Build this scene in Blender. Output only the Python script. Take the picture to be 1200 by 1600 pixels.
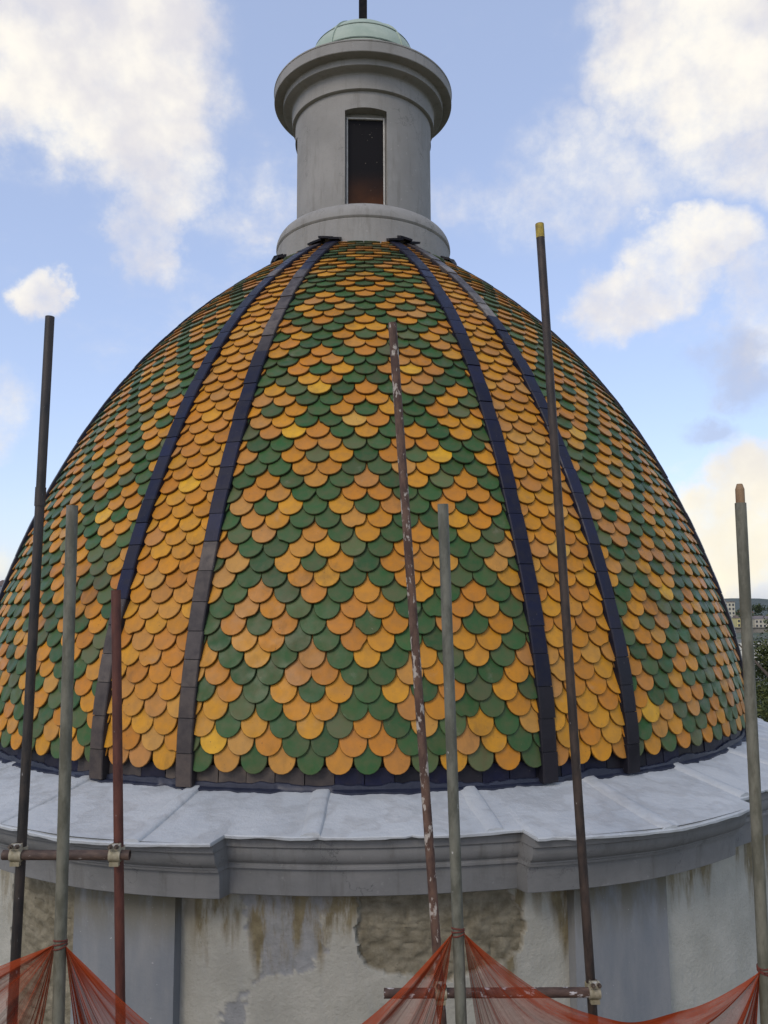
import bpy, math, random
import numpy as np
from mathutils import Vector, noise as mn

random.seed(7)
R_ = math.radians
scene = bpy.context.scene
for o in list(bpy.data.objects):
    bpy.data.objects.remove(o, do_unlink=True)

# ------------------------------------------------------------------ camera
CF, CP, CYAW, CD, CH = 1265.51, 0.11216, -0.024772, 9.6004, 1.2280   # f in px of a 1200x1600 frame, pitch, yaw, distance, height
cam_d = bpy.data.cameras.new('camera')
cam = bpy.data.objects.new('camera', cam_d)
scene.collection.objects.link(cam)
cam_d.sensor_fit = 'VERTICAL'
cam_d.sensor_height = 24.0
cam_d.lens = CF / 1600.0 * 24.0
cam_d.clip_start = 0.05
cam_d.clip_end = 9000
cam.location = (0, -CD, CH)
cam.rotation_euler = (math.pi / 2 + CP, 0, CYAW)
ROLL = .005                                # the phone was held very slightly askew
cam.rotation_euler.rotate_axis('Z', -ROLL)
scene.camera = cam
scene.render.resolution_x, scene.render.resolution_y = 768, 1024


def ray(x, y):
    """photo pixel -> world direction (y component about 1)"""
    dx, dy = x - 600, y - 800
    x, y = 600 + dx * math.cos(ROLL) - dy * math.sin(ROLL), 800 + dx * math.sin(ROLL) + dy * math.cos(ROLL)
    xr = (x - 600) / CF
    up = (800 - y) / CF
    yf = math.cos(CP) - up * math.sin(CP)
    z = math.sin(CP) + up * math.cos(CP)
    c, s = math.cos(CYAW), math.sin(CYAW)
    return Vector((c * xr - s * yf, s * xr + c * yf, z))


def at(x, y, depth):
    """point on the pixel's ray, 'depth' metres in front of the camera along +Y"""
    d = ray(x, y)
    return Vector((0, -CD, CH)) + d * (depth / d.y)


# ------------------------------------------------------------------ node helpers
class NT:
    def __init__(self, tree):
        self.t = tree
        self.n = tree.nodes
        self.l = tree.links

    def new(self, typ, **kw):
        n = self.n.new(typ)
        for k, v in kw.items():
            setattr(n, k, v)
        return n

    def link(self, a, b):
        self.l.new(a, b)

    def put(self, sock, v):
        if hasattr(v, 'links'):
            self.l.new(v, sock)
        else:
            sock.default_value = v

    def math(self, op, a, b=0.0, clamp=False):
        n = self.new('ShaderNodeMath', operation=op, use_clamp=clamp)
        self.put(n.inputs[0], a)
        self.put(n.inputs[1], b)
        return n.outputs[0]

    def noise(self, vec, scale, detail=4, rough=.55, out='Fac', dist=0.0):
        n = self.new('ShaderNodeTexNoise')
        if vec is not None:
            self.l.new(vec, n.inputs['Vector'])
        n.inputs['Scale'].default_value = scale
        n.inputs['Detail'].default_value = detail
        n.inputs['Roughness'].default_value = rough
        n.inputs['Distortion'].default_value = dist
        return n.outputs[0] if out == 'Fac' else n.outputs['Color']

    def ramp(self, v, a, b, c=0.0, d=1.0, smooth=True):
        n = self.new('ShaderNodeMapRange', interpolation_type='SMOOTHSTEP' if smooth else 'LINEAR')
        self.put(n.inputs[0], v)
        n.inputs[1].default_value = a
        n.inputs[2].default_value = b
        n.inputs[3].default_value = c
        n.inputs[4].default_value = d
        return n.outputs[0]

    def mix(self, fac, a, b, blend='MIX'):
        n = self.new('ShaderNodeMix', data_type='RGBA', blend_type=blend)
        self.put(n.inputs[0], fac)
        for s, v in ((n.inputs[6], a), (n.inputs[7], b)):
            if hasattr(v, 'links'):
                self.l.new(v, s)
            else:
                s.default_value = (v[0], v[1], v[2], 1)
        return n.outputs[2]

    def mapping(self, vec, scale=(1, 1, 1)):
        n = self.new('ShaderNodeMapping')
        self.l.new(vec, n.inputs[0])
        n.inputs['Scale'].default_value = scale
        return n.outputs[0]


# ------------------------------------------------------------------ world / sky
SUN_EL, SUN_AZ = R_(40), R_(212)         # azimuth clockwise from +Y
world = bpy.data.worlds.new('World')
scene.world = world
world.use_nodes = True
world.cycles.sampling_method = 'MANUAL'
world.cycles.sample_map_resolution = 512
wt = NT(world.node_tree)
wt.n.clear()
w_out = wt.new('ShaderNodeOutputWorld')
w_bg = wt.new('ShaderNodeBackground')
w_bg.inputs['Strength'].default_value = 0.14
wt.link(w_bg.outputs[0], w_out.inputs[0])
sky = wt.new('ShaderNodeTexSky', sky_type='NISHITA')
sky.sun_disc = False
sky.sun_elevation = SUN_EL
sky.sun_rotation = SUN_AZ
sky.air_density = 1.0
sky.dust_density = 1.2
sky.ozone_density = 1.5
tc = wt.new('ShaderNodeTexCoord')
gdir = tc.outputs['Generated']
sep = wt.new('ShaderNodeSeparateXYZ')
wt.link(gdir, sep.inputs[0])
az = wt.math('ARCTAN2', sep.outputs[0], sep.outputs[1])
el = wt.math('ARCSINE', sep.outputs[2])
nz = wt.new('ShaderNodeSeparateColor')
wt.link(wt.noise(gdir, 7.0, 7, .58, 'Color'), nz.inputs[0])
nz2 = wt.new('ShaderNodeSeparateColor')
wt.link(wt.noise(gdir, 2.6, 3, .5, 'Color'), nz2.inputs[0])
azw = wt.math('ADD', az, wt.math('ADD', wt.math('MULTIPLY', wt.math('SUBTRACT', nz.outputs[0], .5), .20),
                                 wt.math('MULTIPLY', wt.math('SUBTRACT', nz2.outputs[0], .5), .22)))
elw = wt.math('ADD', el, wt.math('ADD', wt.math('MULTIPLY', wt.math('SUBTRACT', nz.outputs[1], .5), .18),
                                 wt.math('MULTIPLY', wt.math('SUBTRACT', nz2.outputs[1], .5), .16)))


def pix_ang(x, y):
    d = ray(x, y).normalized()
    return math.atan2(d.x, d.y), math.asin(d.z)


# (photo x, y, half width px, half height px, density)
clouds = [(170, 95, 230, 150, 1.0), (60, 60, 150, 120, .9), (250, 210, 110, 130, .75), (235, 330, 60, 80, .6),
          (88, 450, 48, 50, .95), (10, 620, 90, 80, .45), (360, 300, 130, 70, .3),
          (1090, 80, 190, 160, .92), (1180, 230, 150, 120, .7), (880, 310, 230, 110, .42), (730, 300, 120, 60, .3),
          (1070, 430, 125, 75, .80), (1000, 505, 130, 75, .74), (1165, 520, 70, 130, .5),
          (1170, 850, 110, 90, 1.0), (1130, 900, 90, 50, .9), (1240, 800, 100, 110, 1.0), 
          (-60, 880, 160, 60, .55)]
blobs = []
for (x, y, hw, hh, dens) in clouds:
    a, e = pix_ang(x, y)
    blobs.append((a, e, hw / CF, hh / CF, dens))
rs = random.Random(31)
for k in range(18):                       # the same broken cumulus goes on all round
    a = R_(36) + rs.random() * R_(288)
    e = R_(4) + rs.random() ** 1.4 * R_(60)
    blobs.append((a if a < math.pi else a - 2 * math.pi, e, .09 + rs.random() * .16, .05 + rs.random() * .08, .45 + rs.random() * .55))
mask = None
for (a, e, ra, re, dens) in blobs:
    da = wt.math('DIVIDE', wt.math('SUBTRACT', azw, a), ra)
    de = wt.math('DIVIDE', wt.math('SUBTRACT', elw, e), re)
    d = wt.math('SQRT', wt.math('ADD', wt.math('MULTIPLY', da, da), wt.math('MULTIPLY', de, de)))
    m = wt.ramp(d, 1.15, .50, 0.0, dens)
    mask = m if mask is None else wt.math('MAXIMUM', mask, m)
wisp = wt.ramp(wt.noise(wt.mapping(gdir, (1, 1, 1.8)), 3.4, 7, .6), .46, .78, 0, .55)
mask = wt.math('MAXIMUM', mask, wisp)
fine = wt.noise(gdir, 16.0, 6, .62)
fine2 = wt.noise(gdir, 38.0, 5, .6)
br = wt.math('ADD', wt.math('MULTIPLY', wt.math('SUBTRACT', fine, .5), 1.15), wt.math('MULTIPLY', wt.math('SUBTRACT', fine2, .5), .45))
mask = wt.math('MULTIPLY', wt.ramp(wt.math('ADD', mask, wt.math('MULTIPLY', br, wt.ramp(mask, .02, .35))), .03, 1.10), 1.0, True)
shade = wt.ramp(wt.noise(gdir, 9.0, 5, .55), .36, .64)
C_LIT, C_DIM = (7.5, 7.15, 6.5), (5.5, 5.4, 5.7)
ccol = wt.mix(shade, C_DIM, C_LIT)
# warm towards the horizon, as the low air colours it
ccol = wt.mix(wt.ramp(el, .02, .30, .75, 0.0), ccol, (7.6, 7.0, 5.4))
skyc = wt.mix(1.0, sky.outputs[0], (1.5, 1.41, 1.5), 'MULTIPLY')
skyc = wt.mix(.45, skyc, (4.35, 5.15, 7.0))        # thin high veil over the blue
col = wt.mix(mask, skyc, ccol)
grey = None                                # two small shaded cloud scraps
for (x, y, hw, hh) in ((1166, 682, 52, 20), (1190, 612, 60, 30)):
    a, e = pix_ang(x, y)
    da = wt.math('DIVIDE', wt.math('SUBTRACT', azw, a), hw / CF)
    de = wt.math('DIVIDE', wt.math('SUBTRACT', elw, e), hh / CF)
    d = wt.math('SQRT', wt.math('ADD', wt.math('MULTIPLY', da, da), wt.math('MULTIPLY', de, de)))
    m = wt.ramp(d, 1.5, .3, 0.0, .55)
    grey = m if grey is None else wt.math('MAXIMUM', grey, m)
col = wt.mix(grey, col, (3.3, 3.6, 4.7))
wt.link(col, w_bg.inputs['Color'])

# ------------------------------------------------------------------ sun, exposure
sun_d = bpy.data.lights.new('sun', 'SUN')
sun_d.energy = 1.0
sun_d.angle = R_(18)
sun_d.color = (1.0, .90, .74)
sun = bpy.data.objects.new('sun', sun_d)
scene.collection.objects.link(sun)
sv = Vector((math.sin(SUN_AZ) * math.cos(SUN_EL), math.cos(SUN_AZ) * math.cos(SUN_EL), math.sin(SUN_EL)))
sun.rotation_euler = sv.to_track_quat('Z', 'Y').to_euler()
scene.view_settings.view_transform = 'Standard'
scene.view_settings.look = 'None'
scene.view_settings.exposure = 0.0
scene.view_settings.gamma = 1.0
scene.view_settings.use_curve_mapping = False


# ------------------------------------------------------------------ mesh helpers
class MB:
    def __init__(self):
        self.v, self.f, self.uv, self.col, self.mi = [], [], None, None, []

    def add(self, verts, faces):
        b = len(self.v)
        self.v += [tuple(p) for p in verts]
        self.f += [tuple(i + b for i in f) for f in faces]
        return b

    def box(self, c, s, M=None):
        vs = []
        for x in (-.5, .5):
            for y in (-.5, .5):
                for z in (-.5, .5):
                    p = Vector((x * s[0], y * s[1], z * s[2]))
                    if M is not None:
                        p = M @ p
                    vs.append(p + Vector(c))
        self.add(vs, [(0, 1, 3, 2), (4, 6, 7, 5), (0, 4, 5, 1), (2, 3, 7, 6), (0, 2, 6, 4), (1, 5, 7, 3)])

    def tube(self, a, b, r0, r1=None, n=16, inner=None, caps=True):
        a, b = Vector(a), Vector(b)
        r1 = r0 if r1 is None else r1
        q = (b - a).normalized().to_track_quat('Z', 'Y')
        def ringp(c, r):
            return [c + q @ Vector((r * math.cos(2 * math.pi * i / n), r * math.sin(2 * math.pi * i / n), 0)) for i in range(n)]
        o = self.add(ringp(a, r0) + ringp(b, r1), [(i, (i + 1) % n, n + (i + 1) % n, n + i) for i in range(n)])
        if inner:
            i2 = self.add(ringp(a, inner) + ringp(b, inner), [(i, n + i, n + (i + 1) % n, (i + 1) % n) for i in range(n)])
            self.f += [(o + i, i2 + i, i2 + (i + 1) % n, o + (i + 1) % n) for i in range(n)]
            self.f += [(o + n + i, o + n + (i + 1) % n, i2 + n + (i + 1) % n, i2 + n + i) for i in range(n)]
        elif caps:
            self.f.append(tuple(o + i for i in reversed(range(n))))
            self.f.append(tuple(o + n + i for i in range(n)))

    def lathe(self, prof, n=96, rz=None, a0=None, a1=None):
        """prof: list of (r, z) bottom to top outside; rz(k, theta) may change the radius"""
        full = a0 is None
        th = [2 * math.pi * i / n for i in range(n)] if full else [a0 + (a1 - a0) * i / n for i in range(n + 1)]
        m = len(th)
        vs = []
        for k, (r, z) in enumerate(prof):
            for t in th:
                rr = rz(k, t) if rz else r
                vs.append((rr * math.sin(t), -rr * math.cos(t), z))
        fs = []
        for k in range(len(prof) - 1):
            for i in range(m if full else m - 1):
                j = (i + 1) % m
                fs.append((k * m + i, k * m + j, (k + 1) * m + j, (k + 1) * m + i))
        return self.add(vs, fs)

    def build(self, name, mat, parent=None, smooth=None, kind=None, attrs=None):
        me = bpy.data.meshes.new(name)
        me.from_pydata(self.v, [], self.f)
        me.update()
        mats = mat if isinstance(mat, (list, tuple)) else [mat]
        for m in mats:
            me.materials.append(m)
        if self.mi:
            me.polygons.foreach_set('material_index', self.mi)
        if self.col is not None:
            ca = me.color_attributes.new('tcol', 'FLOAT_COLOR', 'POINT')
            ca.data.foreach_set('color', np.asarray(self.col, dtype=np.float32).ravel())
        for k, v in (attrs or {}).items():
            at_ = me.attributes.new(k, 'FLOAT', 'POINT')
            at_.data.foreach_set('value', np.asarray(v, dtype=np.float32))
        if self.uv is not None:
            ul = me.uv_layers.new(name='UVMap')
            idx = np.empty(len(me.loops), dtype=np.int32)
            me.loops.foreach_get('vertex_index', idx)
            ul.data.foreach_set('uv', np.asarray(self.uv, dtype=np.float32)[idx].ravel())
        if smooth is not None:
            me.polygons.foreach_set('use_smooth', [True] * len(me.polygons))
            me.set_sharp_from_angle(angle=R_(smooth))
        ob = bpy.data.objects.new(name, me)
        scene.collection.objects.link(ob)
        if parent is not None:
            ob.parent = parent
            ob.matrix_parent_inverse = parent.matrix_basis.inverted()
        if kind:
            ob['kind'] = kind
        return ob


def empty(name, loc):
    e = bpy.data.objects.new(name, None)
    e.location = loc
    e.empty_display_size = .2
    scene.collection.objects.link(e)
    return e


def tag(o, label, cat, group=None):
    o['label'] = label
    o['category'] = cat
    if group:
        o['group'] = group
    return o


def fbm(p, s=1.0, o=4):
    return mn.fractal(Vector(p) * s, 1.0, 2.0, o) if o > 1 else mn.noise(Vector(p) * s)


# ------------------------------------------------------------------ materials
def base_mat(name):
    m = bpy.data.materials.new(name)
    m.use_nodes = True
    t = NT(m.node_tree)
    b = t.n['Principled BSDF']
    tcn = t.new('ShaderNodeTexCoord')
    return m, t, b, tcn.outputs['Object']


def bump(t, b, h, strength=.3, dist=.01):
    n = t.new('ShaderNodeBump')
    n.inputs['Strength'].default_value = strength
    n.inputs['Distance'].default_value = dist
    t.link(h, n.inputs['Height'])
    t.link(n.outputs[0], b.inputs['Normal'])


def plain(name, c1, c2, scale=6, rough=.7, bmp=.2, bscale=60, metallic=0.0, streak=None, spec=.5, bdist=.004):
    """two-tone mottled paint / stone"""
    m, t, b, oc = base_mat(name)
    v = t.mapping(oc, streak) if streak else oc
    n1 = t.noise(v, scale, 6, .6)
    t.link(t.mix(t.ramp(n1, .3, .7), c1, c2), b.inputs['Base Color'])
    b.inputs['Roughness'].default_value = rough
    b.inputs['Metallic'].default_value = metallic
    b.inputs['Specular IOR Level'].default_value = spec
    bump(t, b, t.noise(oc, bscale, 5, .6), bmp, bdist)
    return m


def tile_material():
    m, t, b, oc = base_mat('glazed_clay')
    a = t.new('ShaderNodeVertexColor', layer_name='tcol')
    n1 = t.noise(oc, 14, 5, .6)
    c = t.mix(t.ramp(n1, .3, .72, 0, .30), a.outputs[0], (.16, .10, .045))       # worn, grimy bloom
    spots = t.ramp(t.noise(oc, 55, 3, .5), .69, .76, 0, .75)
    c = t.mix(spots, c, (.10, .05, .02))
    lich = t.ramp(t.noise(oc, 5.5, 6, .65), .60, .78, 0, .30)
    c = t.mix(lich, c, (.30, .27, .20))
    t.link(c, b.inputs['Base Color'])
    grime = t.ramp(t.noise(t.mapping(oc, (1, 1, .35)), 3.2, 7, .7), .52, .74, 0, .50)
    c = t.mix(grime, c, (.090, .058, .022))
    scr = t.ramp(t.noise(t.mapping(oc, (3.2, 3.2, .8)), 26, 3, .6), .72, .76, 0, .7)
    c = t.mix(scr, c, (.055, .032, .016))
    chalk = t.ramp(t.noise(oc, 33, 6, .7), .68, .74, 0, .45)
    c = t.mix(chalk, c, (.42, .38, .29))
    t.link(c, b.inputs['Base Color'])
    t.link(t.ramp(t.noise(oc, 9, 4), .3, .7, .36, .62), b.inputs['Roughness'])
    b.inputs['Specular IOR Level'].default_value = .27
    bump(t, b, t.noise(oc, 70, 4, .6), .22, .004)
    return m


def dark_tile_material():
    m, t, b, oc = base_mat('dark_glazed_brick')
    a = t.new('ShaderNodeVertexColor', layer_name='tcol')
    n1 = t.noise(oc, 11, 5, .6)
    c = t.mix(t.ramp(n1, .35, .7, 0, .55), a.outputs[0], (.022, .020, .024))
    c = t.mix(t.ramp(t.noise(oc, 60, 3), .70, .76, 0, .4), c, (.22, .20, .19))
    t.link(c, b.inputs['Base Color'])
    t.link(t.ramp(n1, .3, .7, .30, .50), b.inputs['Roughness'])
    b.inputs['Specular IOR Level'].default_value = .20
    bump(t, b, t.noise(oc, 45, 4, .6), .25, .005)
    return m


def tube_material(name, c1, c2, splash=0.0, splash_col=(.55, .53, .48), rough=.6, metallic=0.0, top=None):
    m, t, b, oc = base_mat(name)
    n1 = t.noise(t.mapping(oc, (1, 1, .35)), 22, 6, .65)
    c = t.mix(t.ramp(n1, .36, .64), c1, c2)
    if splash:
        n2 = t.noise(t.mapping(oc, (1, 1, .5)), 30, 5, .62)
        c = t.mix(t.ramp(n2, .70 - splash, .76 - splash), c, splash_col)
    if top:
        sp = t.new('ShaderNodeSeparateXYZ')
        t.link(oc, sp.inputs[0])
        msk = t.math('MULTIPLY', t.ramp(sp.outputs[2], top[0], top[0] + .01), t.ramp(t.noise(oc, 70, 3), .38, .46))
        c = t.mix(msk, c, top[1])
    t.link(c, b.inputs['Base Color'])
    b.inputs['Roughness'].default_value = rough
    b.inputs['Metallic'].default_value = metallic
    bump(t, b, t.noise(oc, 90, 5, .65), .35, .003)
    return m


M = {}
M['tile'] = tile_material()
M['dark'] = dark_tile_material()
M['shell'] = plain('dark_mortar', (.05, .035, .022), (.10, .07, .04), 12, .95)
M['core'] = plain('rib_mortar', (.012, .012, .016), (.028, .026, .03), 12, .8)
M['bitumen'] = plain('navy_bitumen', (.010, .014, .030), (.022, .026, .045), 9, .45, .5, 40)


def weathered(name, c1, c2, dirt, sc=2.2, rough=.85, crack=.5):
    m, t, b, oc = base_mat(name)
    streak = t.mapping(oc, (1, 1, .12))
    c = t.mix(t.ramp(t.noise(oc, sc, 6, .6), .3, .7), c1, c2)
    c = t.mix(t.ramp(t.noise(streak, 11, 6, .65), .50, .74, 0, .55), c, dirt)
    c = t.mix(t.ramp(t.noise(oc, 7, 6, .7), .58, .74, 0, .45), c, tuple(k * .72 for k in c1))
    c = t.mix(t.ramp(t.noise(oc, 15, 4, .6), .66, .70, 0, .35), c, tuple(min(1, k * 1.35) for k in c2))
    v = t.new('ShaderNodeTexVoronoi', feature='DISTANCE_TO_EDGE')
    wv = t.new('ShaderNodeVectorMath', operation='ADD')
    t.link(oc, wv.inputs[0])
    t.link(t.noise(oc, 4, 5, .6, 'Color'), wv.inputs[1])
    t.link(wv.outputs[0], v.inputs['Vector'])
    v.inputs['Scale'].default_value = 1.5
    ck = t.math('MULTIPLY', t.ramp(v.outputs['Distance'], .012, .003), t.ramp(t.noise(oc, 1.7, 2), .50, .60), True)
    c = t.mix(t.math('MULTIPLY', ck, crack), c, tuple(k * .3 for k in c1))
    t.link(c, b.inputs['Base Color'])
    b.inputs['Roughness'].default_value = rough
    bump(t, b, t.noise(oc, 28, 7, .65), .4, .008)
    return m


M['lantern'] = weathered('grey_cement_paint', (.25, .240, .214), (.305, .292, .262), (.165, .152, .125))
M['cornice'] = weathered('grey_cornice_paint', (.145, .146, .138), (.192, .190, .178), (.095, .090, .075), 3.0, .8)
M['copper'] = plain('copper_patina', (.30, .37, .29), (.38, .44, .35), 5, .7, .2, 30)
M['copper_seam'] = plain('dark_copper', (.11, .15, .12), (.20, .26, .20), 9, .7)
M['iron'] = plain('black_iron', (.006, .006, .007), (.014, .012, .011), 20, .8, spec=.15)
M['frame'] = plain('weathered_white_frame', (.42, .40, .35), (.58, .56, .50), 20, .7)


def pane_material():
    m, t, b, oc = base_mat('brown_glass')
    sp = t.new('ShaderNodeSeparateXYZ')
    t.link(oc, sp.inputs[0])
    low = t.math('MULTIPLY', t.ramp(sp.outputs[2], 6.25, 5.75), t.ramp(t.noise(oc, 5, 3), .15, .75, .45, 1.0))
    c = t.mix(low, (.007, .006, .006), (.070, .026, .009))
    c = t.mix(t.ramp(t.noise(oc, 60, 3), .72, .76, 0, .8), c, (.35, .30, .22))
    t.link(c, b.inputs['Base Color'])
    b.inputs['Roughness'].default_value = .45
    b.inputs['Specular IOR Level'].default_value = .10
    return m


M['pane'] = pane_material()


def ledge_material():
    m, t, b, oc = base_mat('white_roof_coating')
    n1 = t.noise(oc, 2.3, 6, .6)
    c = t.mix(t.ramp(n1, .32, .68), (.42, .442, .440), (.48, .500, .492))
    c = t.mix(t.ramp(t.noise(oc, 9, 5, .6), .60, .74, 0, .4), c, (.50, .50, .50))
    c = t.mix(t.ramp(t.noise(oc, 5, 6, .7), .62, .8, 0, .35), c, (.34, .335, .315))
    pud = t.noise(oc, 3.4, 3, .5)
    c = t.mix(t.math('MULTIPLY', t.ramp(pud, .46, .53), t.ramp(pud, .62, .54), True), c, t.mix(.22, c, (.24, .235, .215)))
    c = t.mix(t.ramp(t.noise(oc, 26, 4, .6), .69, .73, 0, .7), c, (.60, .60, .58))
    c = t.mix(t.ramp(t.noise(oc, 60, 3, .6), .71, .74, 0, .6), c, (.12, .11, .09))
    t.link(c, b.inputs['Base Color'])
    t.link(t.ramp(pud, .4, .6, .7, .45), b.inputs['Roughness'])
    bump(t, b, t.noise(oc, 11, 7, .65), .6, .02)
    return m


M['ledge'] = ledge_material()


def wall_material():
    m, t, b, oc = base_mat('peeling_plaster')
    ap = t.new('ShaderNodeAttribute', attribute_name='patch')     # bare masonry
    ag = t.new('ShaderNodeAttribute', attribute_name='peel')      # grey undercoat
    ab = t.new('ShaderNodeAttribute', attribute_name='stain')     # brown damp
    streak = t.mapping(oc, (1, 1, .22))
    n1 = t.noise(oc, 3.0, 6, .6)
    c = t.mix(t.ramp(n1, .3, .7), (.345, .335, .275), (.44, .425, .355))
    c = t.mix(t.ramp(t.noise(streak, 16, 5, .6), .52, .72, 0, .45), c, (.33, .33, .29))
    c = t.mix(ag.outputs['Fac'], c, t.mix(t.ramp(t.noise(oc, 18, 5), .3, .7), (.24, .245, .235), (.30, .30, .285)))
    st = t.math('MULTIPLY', ab.outputs['Fac'], t.ramp(t.noise(streak, 9, 7, .68), .40, .56, .10, 1.0), True)
    c = t.mix(st, c, t.mix(t.ramp(t.noise(oc, 12, 4), .3, .7), (.225, .185, .10), (.15, .12, .062)))
    mas = t.mix(t.ramp(t.noise(oc, 10, 6, .65), .3, .7), (.135, .116, .072), (.255, .226, .155))
    mas = t.mix(t.ramp(t.noise(t.mapping(oc, (1, 1, 2.6)), 13, 5, .65), .63, .70, 0, .85), mas, (.07, .058, .04))
    c = t.mix(ap.outputs['Fac'], c, mas)
    c = t.mix(t.ramp(t.noise(oc, 48, 4), .70, .75, 0, .5), c, (.10, .10, .09))
    t.link(c, b.inputs['Base Color'])
    b.inputs['Roughness'].default_value = .9
    bump(t, b, t.noise(oc, 35, 7, .65), .7, .014)
    return m


M['wall'] = wall_material()
M['pilaster'] = None


def pilaster_material():
    m, t, b, oc = base_mat('blue_grey_plaster')
    streak = t.mapping(oc, (1, 1, .25))
    n1 = t.noise(streak, 5, 6, .6)
    c = t.mix(t.ramp(n1, .3, .7), (.175, .190, .200), (.245, .248, .240))
    sp = t.new('ShaderNodeSeparateXYZ')
    t.link(oc, sp.inputs[0])
    damp = t.math('MULTIPLY', t.ramp(sp.outputs[2], -1.0, -.55), t.ramp(t.noise(streak, 8, 6, .65), .3, .6), True)
    c = t.mix(damp, c, (.135, .120, .075))
    c = t.mix(t.ramp(t.noise(oc, 40, 3), .71, .75, 0, .6), c, (.5, .5, .47))
    t.link(c, b.inputs['Base Color'])
    b.inputs['Roughness'].default_value = .85
    bump(t, b, t.noise(oc, 30, 6, .65), .4, .008)
    return m


M['pilaster'] = pilaster_material()

# ------------------------------------------------------------------ dome geometry
PK = (0.21872778, -4.203838, 4.6201634, -3.2800823, 0.49338907)
PHI = 0.00576


def prof(z):
    u = z / 4.5
    r = 4.0 + sum(k * u ** (i + 1) for i, k in enumerate(PK))
    dr = sum((i + 1) * k * u ** i for i, k in enumerate(PK)) / 4.5
    return r, dr


_z = np.linspace(0, 5.35, 1200)
_r = 4.0 + sum(k * (_z / 4.5) ** (i + 1) for i, k in enumerate(PK))
_s = np.concatenate([[0], np.cumsum(np.hypot(np.diff(_z), np.diff(_r)))])


def z_of_s(s):
    return float(np.interp(s, _s, _z))


S_TOP = float(np.interp(5.22, _z, _s))


def frame(th, s):
    z = z_of_s(s)
    r, dr = prof(z)
    n = math.sqrt(1 + dr * dr)
    st, ct = math.sin(th), math.cos(th)
    P = Vector((r * st, -r * ct, z))
    T = Vector((dr * st, -dr * ct, 1)) / n
    E = Vector((ct, st, 0))
    N = Vector((st, -ct, -dr)) / n
    return P, E, T, N, r


tower = tag(empty('domed_tower', (0, 0, -3.0)),
            'ogival church dome of yellow and green scale tiles with dark ribs and a grey lantern', 'dome')

# shell under the tiles
mb = MB()
sp = [(prof(z)[0] - .004, z) for z in np.linspace(-.04, 5.25, 60)]
mb.lathe(sp, 128)
shell = mb.build('dome_shell', M['shell'], tower, smooth=30)

# ------------------------------------------------------------------ scale tiles
TW, EXPO, TL, TH = .190, .113, .252, .025
NARC = 9
SLOPE = TH / EXPO
RIBW, RIBH = .130, .098
IN_H, OUT_H = .31138, .49238
narrow_c, narrow_h = [], []
for k in range(8):
    c = R_(22.5 + 45 * k)
    if c > math.pi:
        c -= 2 * math.pi
    if abs(abs(c) - R_(22.5)) < .01:
        c = math.copysign((IN_H + OUT_H) / 2, c)
    narrow_c.append(c + PHI)
NH = (OUT_H - IN_H) / 2
narrow_c.sort()
rib_angles = sorted([c - NH for c in narrow_c] + [c + NH for c in narrow_c])

YEL = [(.53, .215, .011), (.55, .235, .012), (.50, .195, .011), (.56, .255, .013), (.49, .185, .014)]
GRN = [(.024, .086, .020), (.029, .094, .023), (.021, .076, .020), (.033, .096, .025)]
BRIGHT_Y = (.64, .34, .018)
BRIGHT_G = (.026, .100, .022)


def tile_is_green(row, j):
    m = row % 8
    a = abs(j)
    if m in (0, 4):
        return int(round(a)) % 2 == 0
    if m in (2, 6):
        return int(round(a)) % 2 == 1
    k = int(a - .5 + 1e-6)               # 0,1,2,...
    pair = ((k + 1) // 2) % 2             # 0 | 1 1 | 0 0 | 1 1
    return pair == 1 if m in (1, 7) else pair == 0


odd_tiles = [(9.86, 2.303), (-2.13, 2.626), (-7.94, 2.985), (-8.06, 2.488), (-14.09, .263), (7.27, 3.167), (-34.22, 1.941),
             (34.15, 2.653), (39.72, 1.267), (32.03, .377), (-21.0, 2.1), (24.0, 1.6)]
odd_tiles = [(R_(a), z) for a, z in odd_tiles]
odd_used = set()


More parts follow.
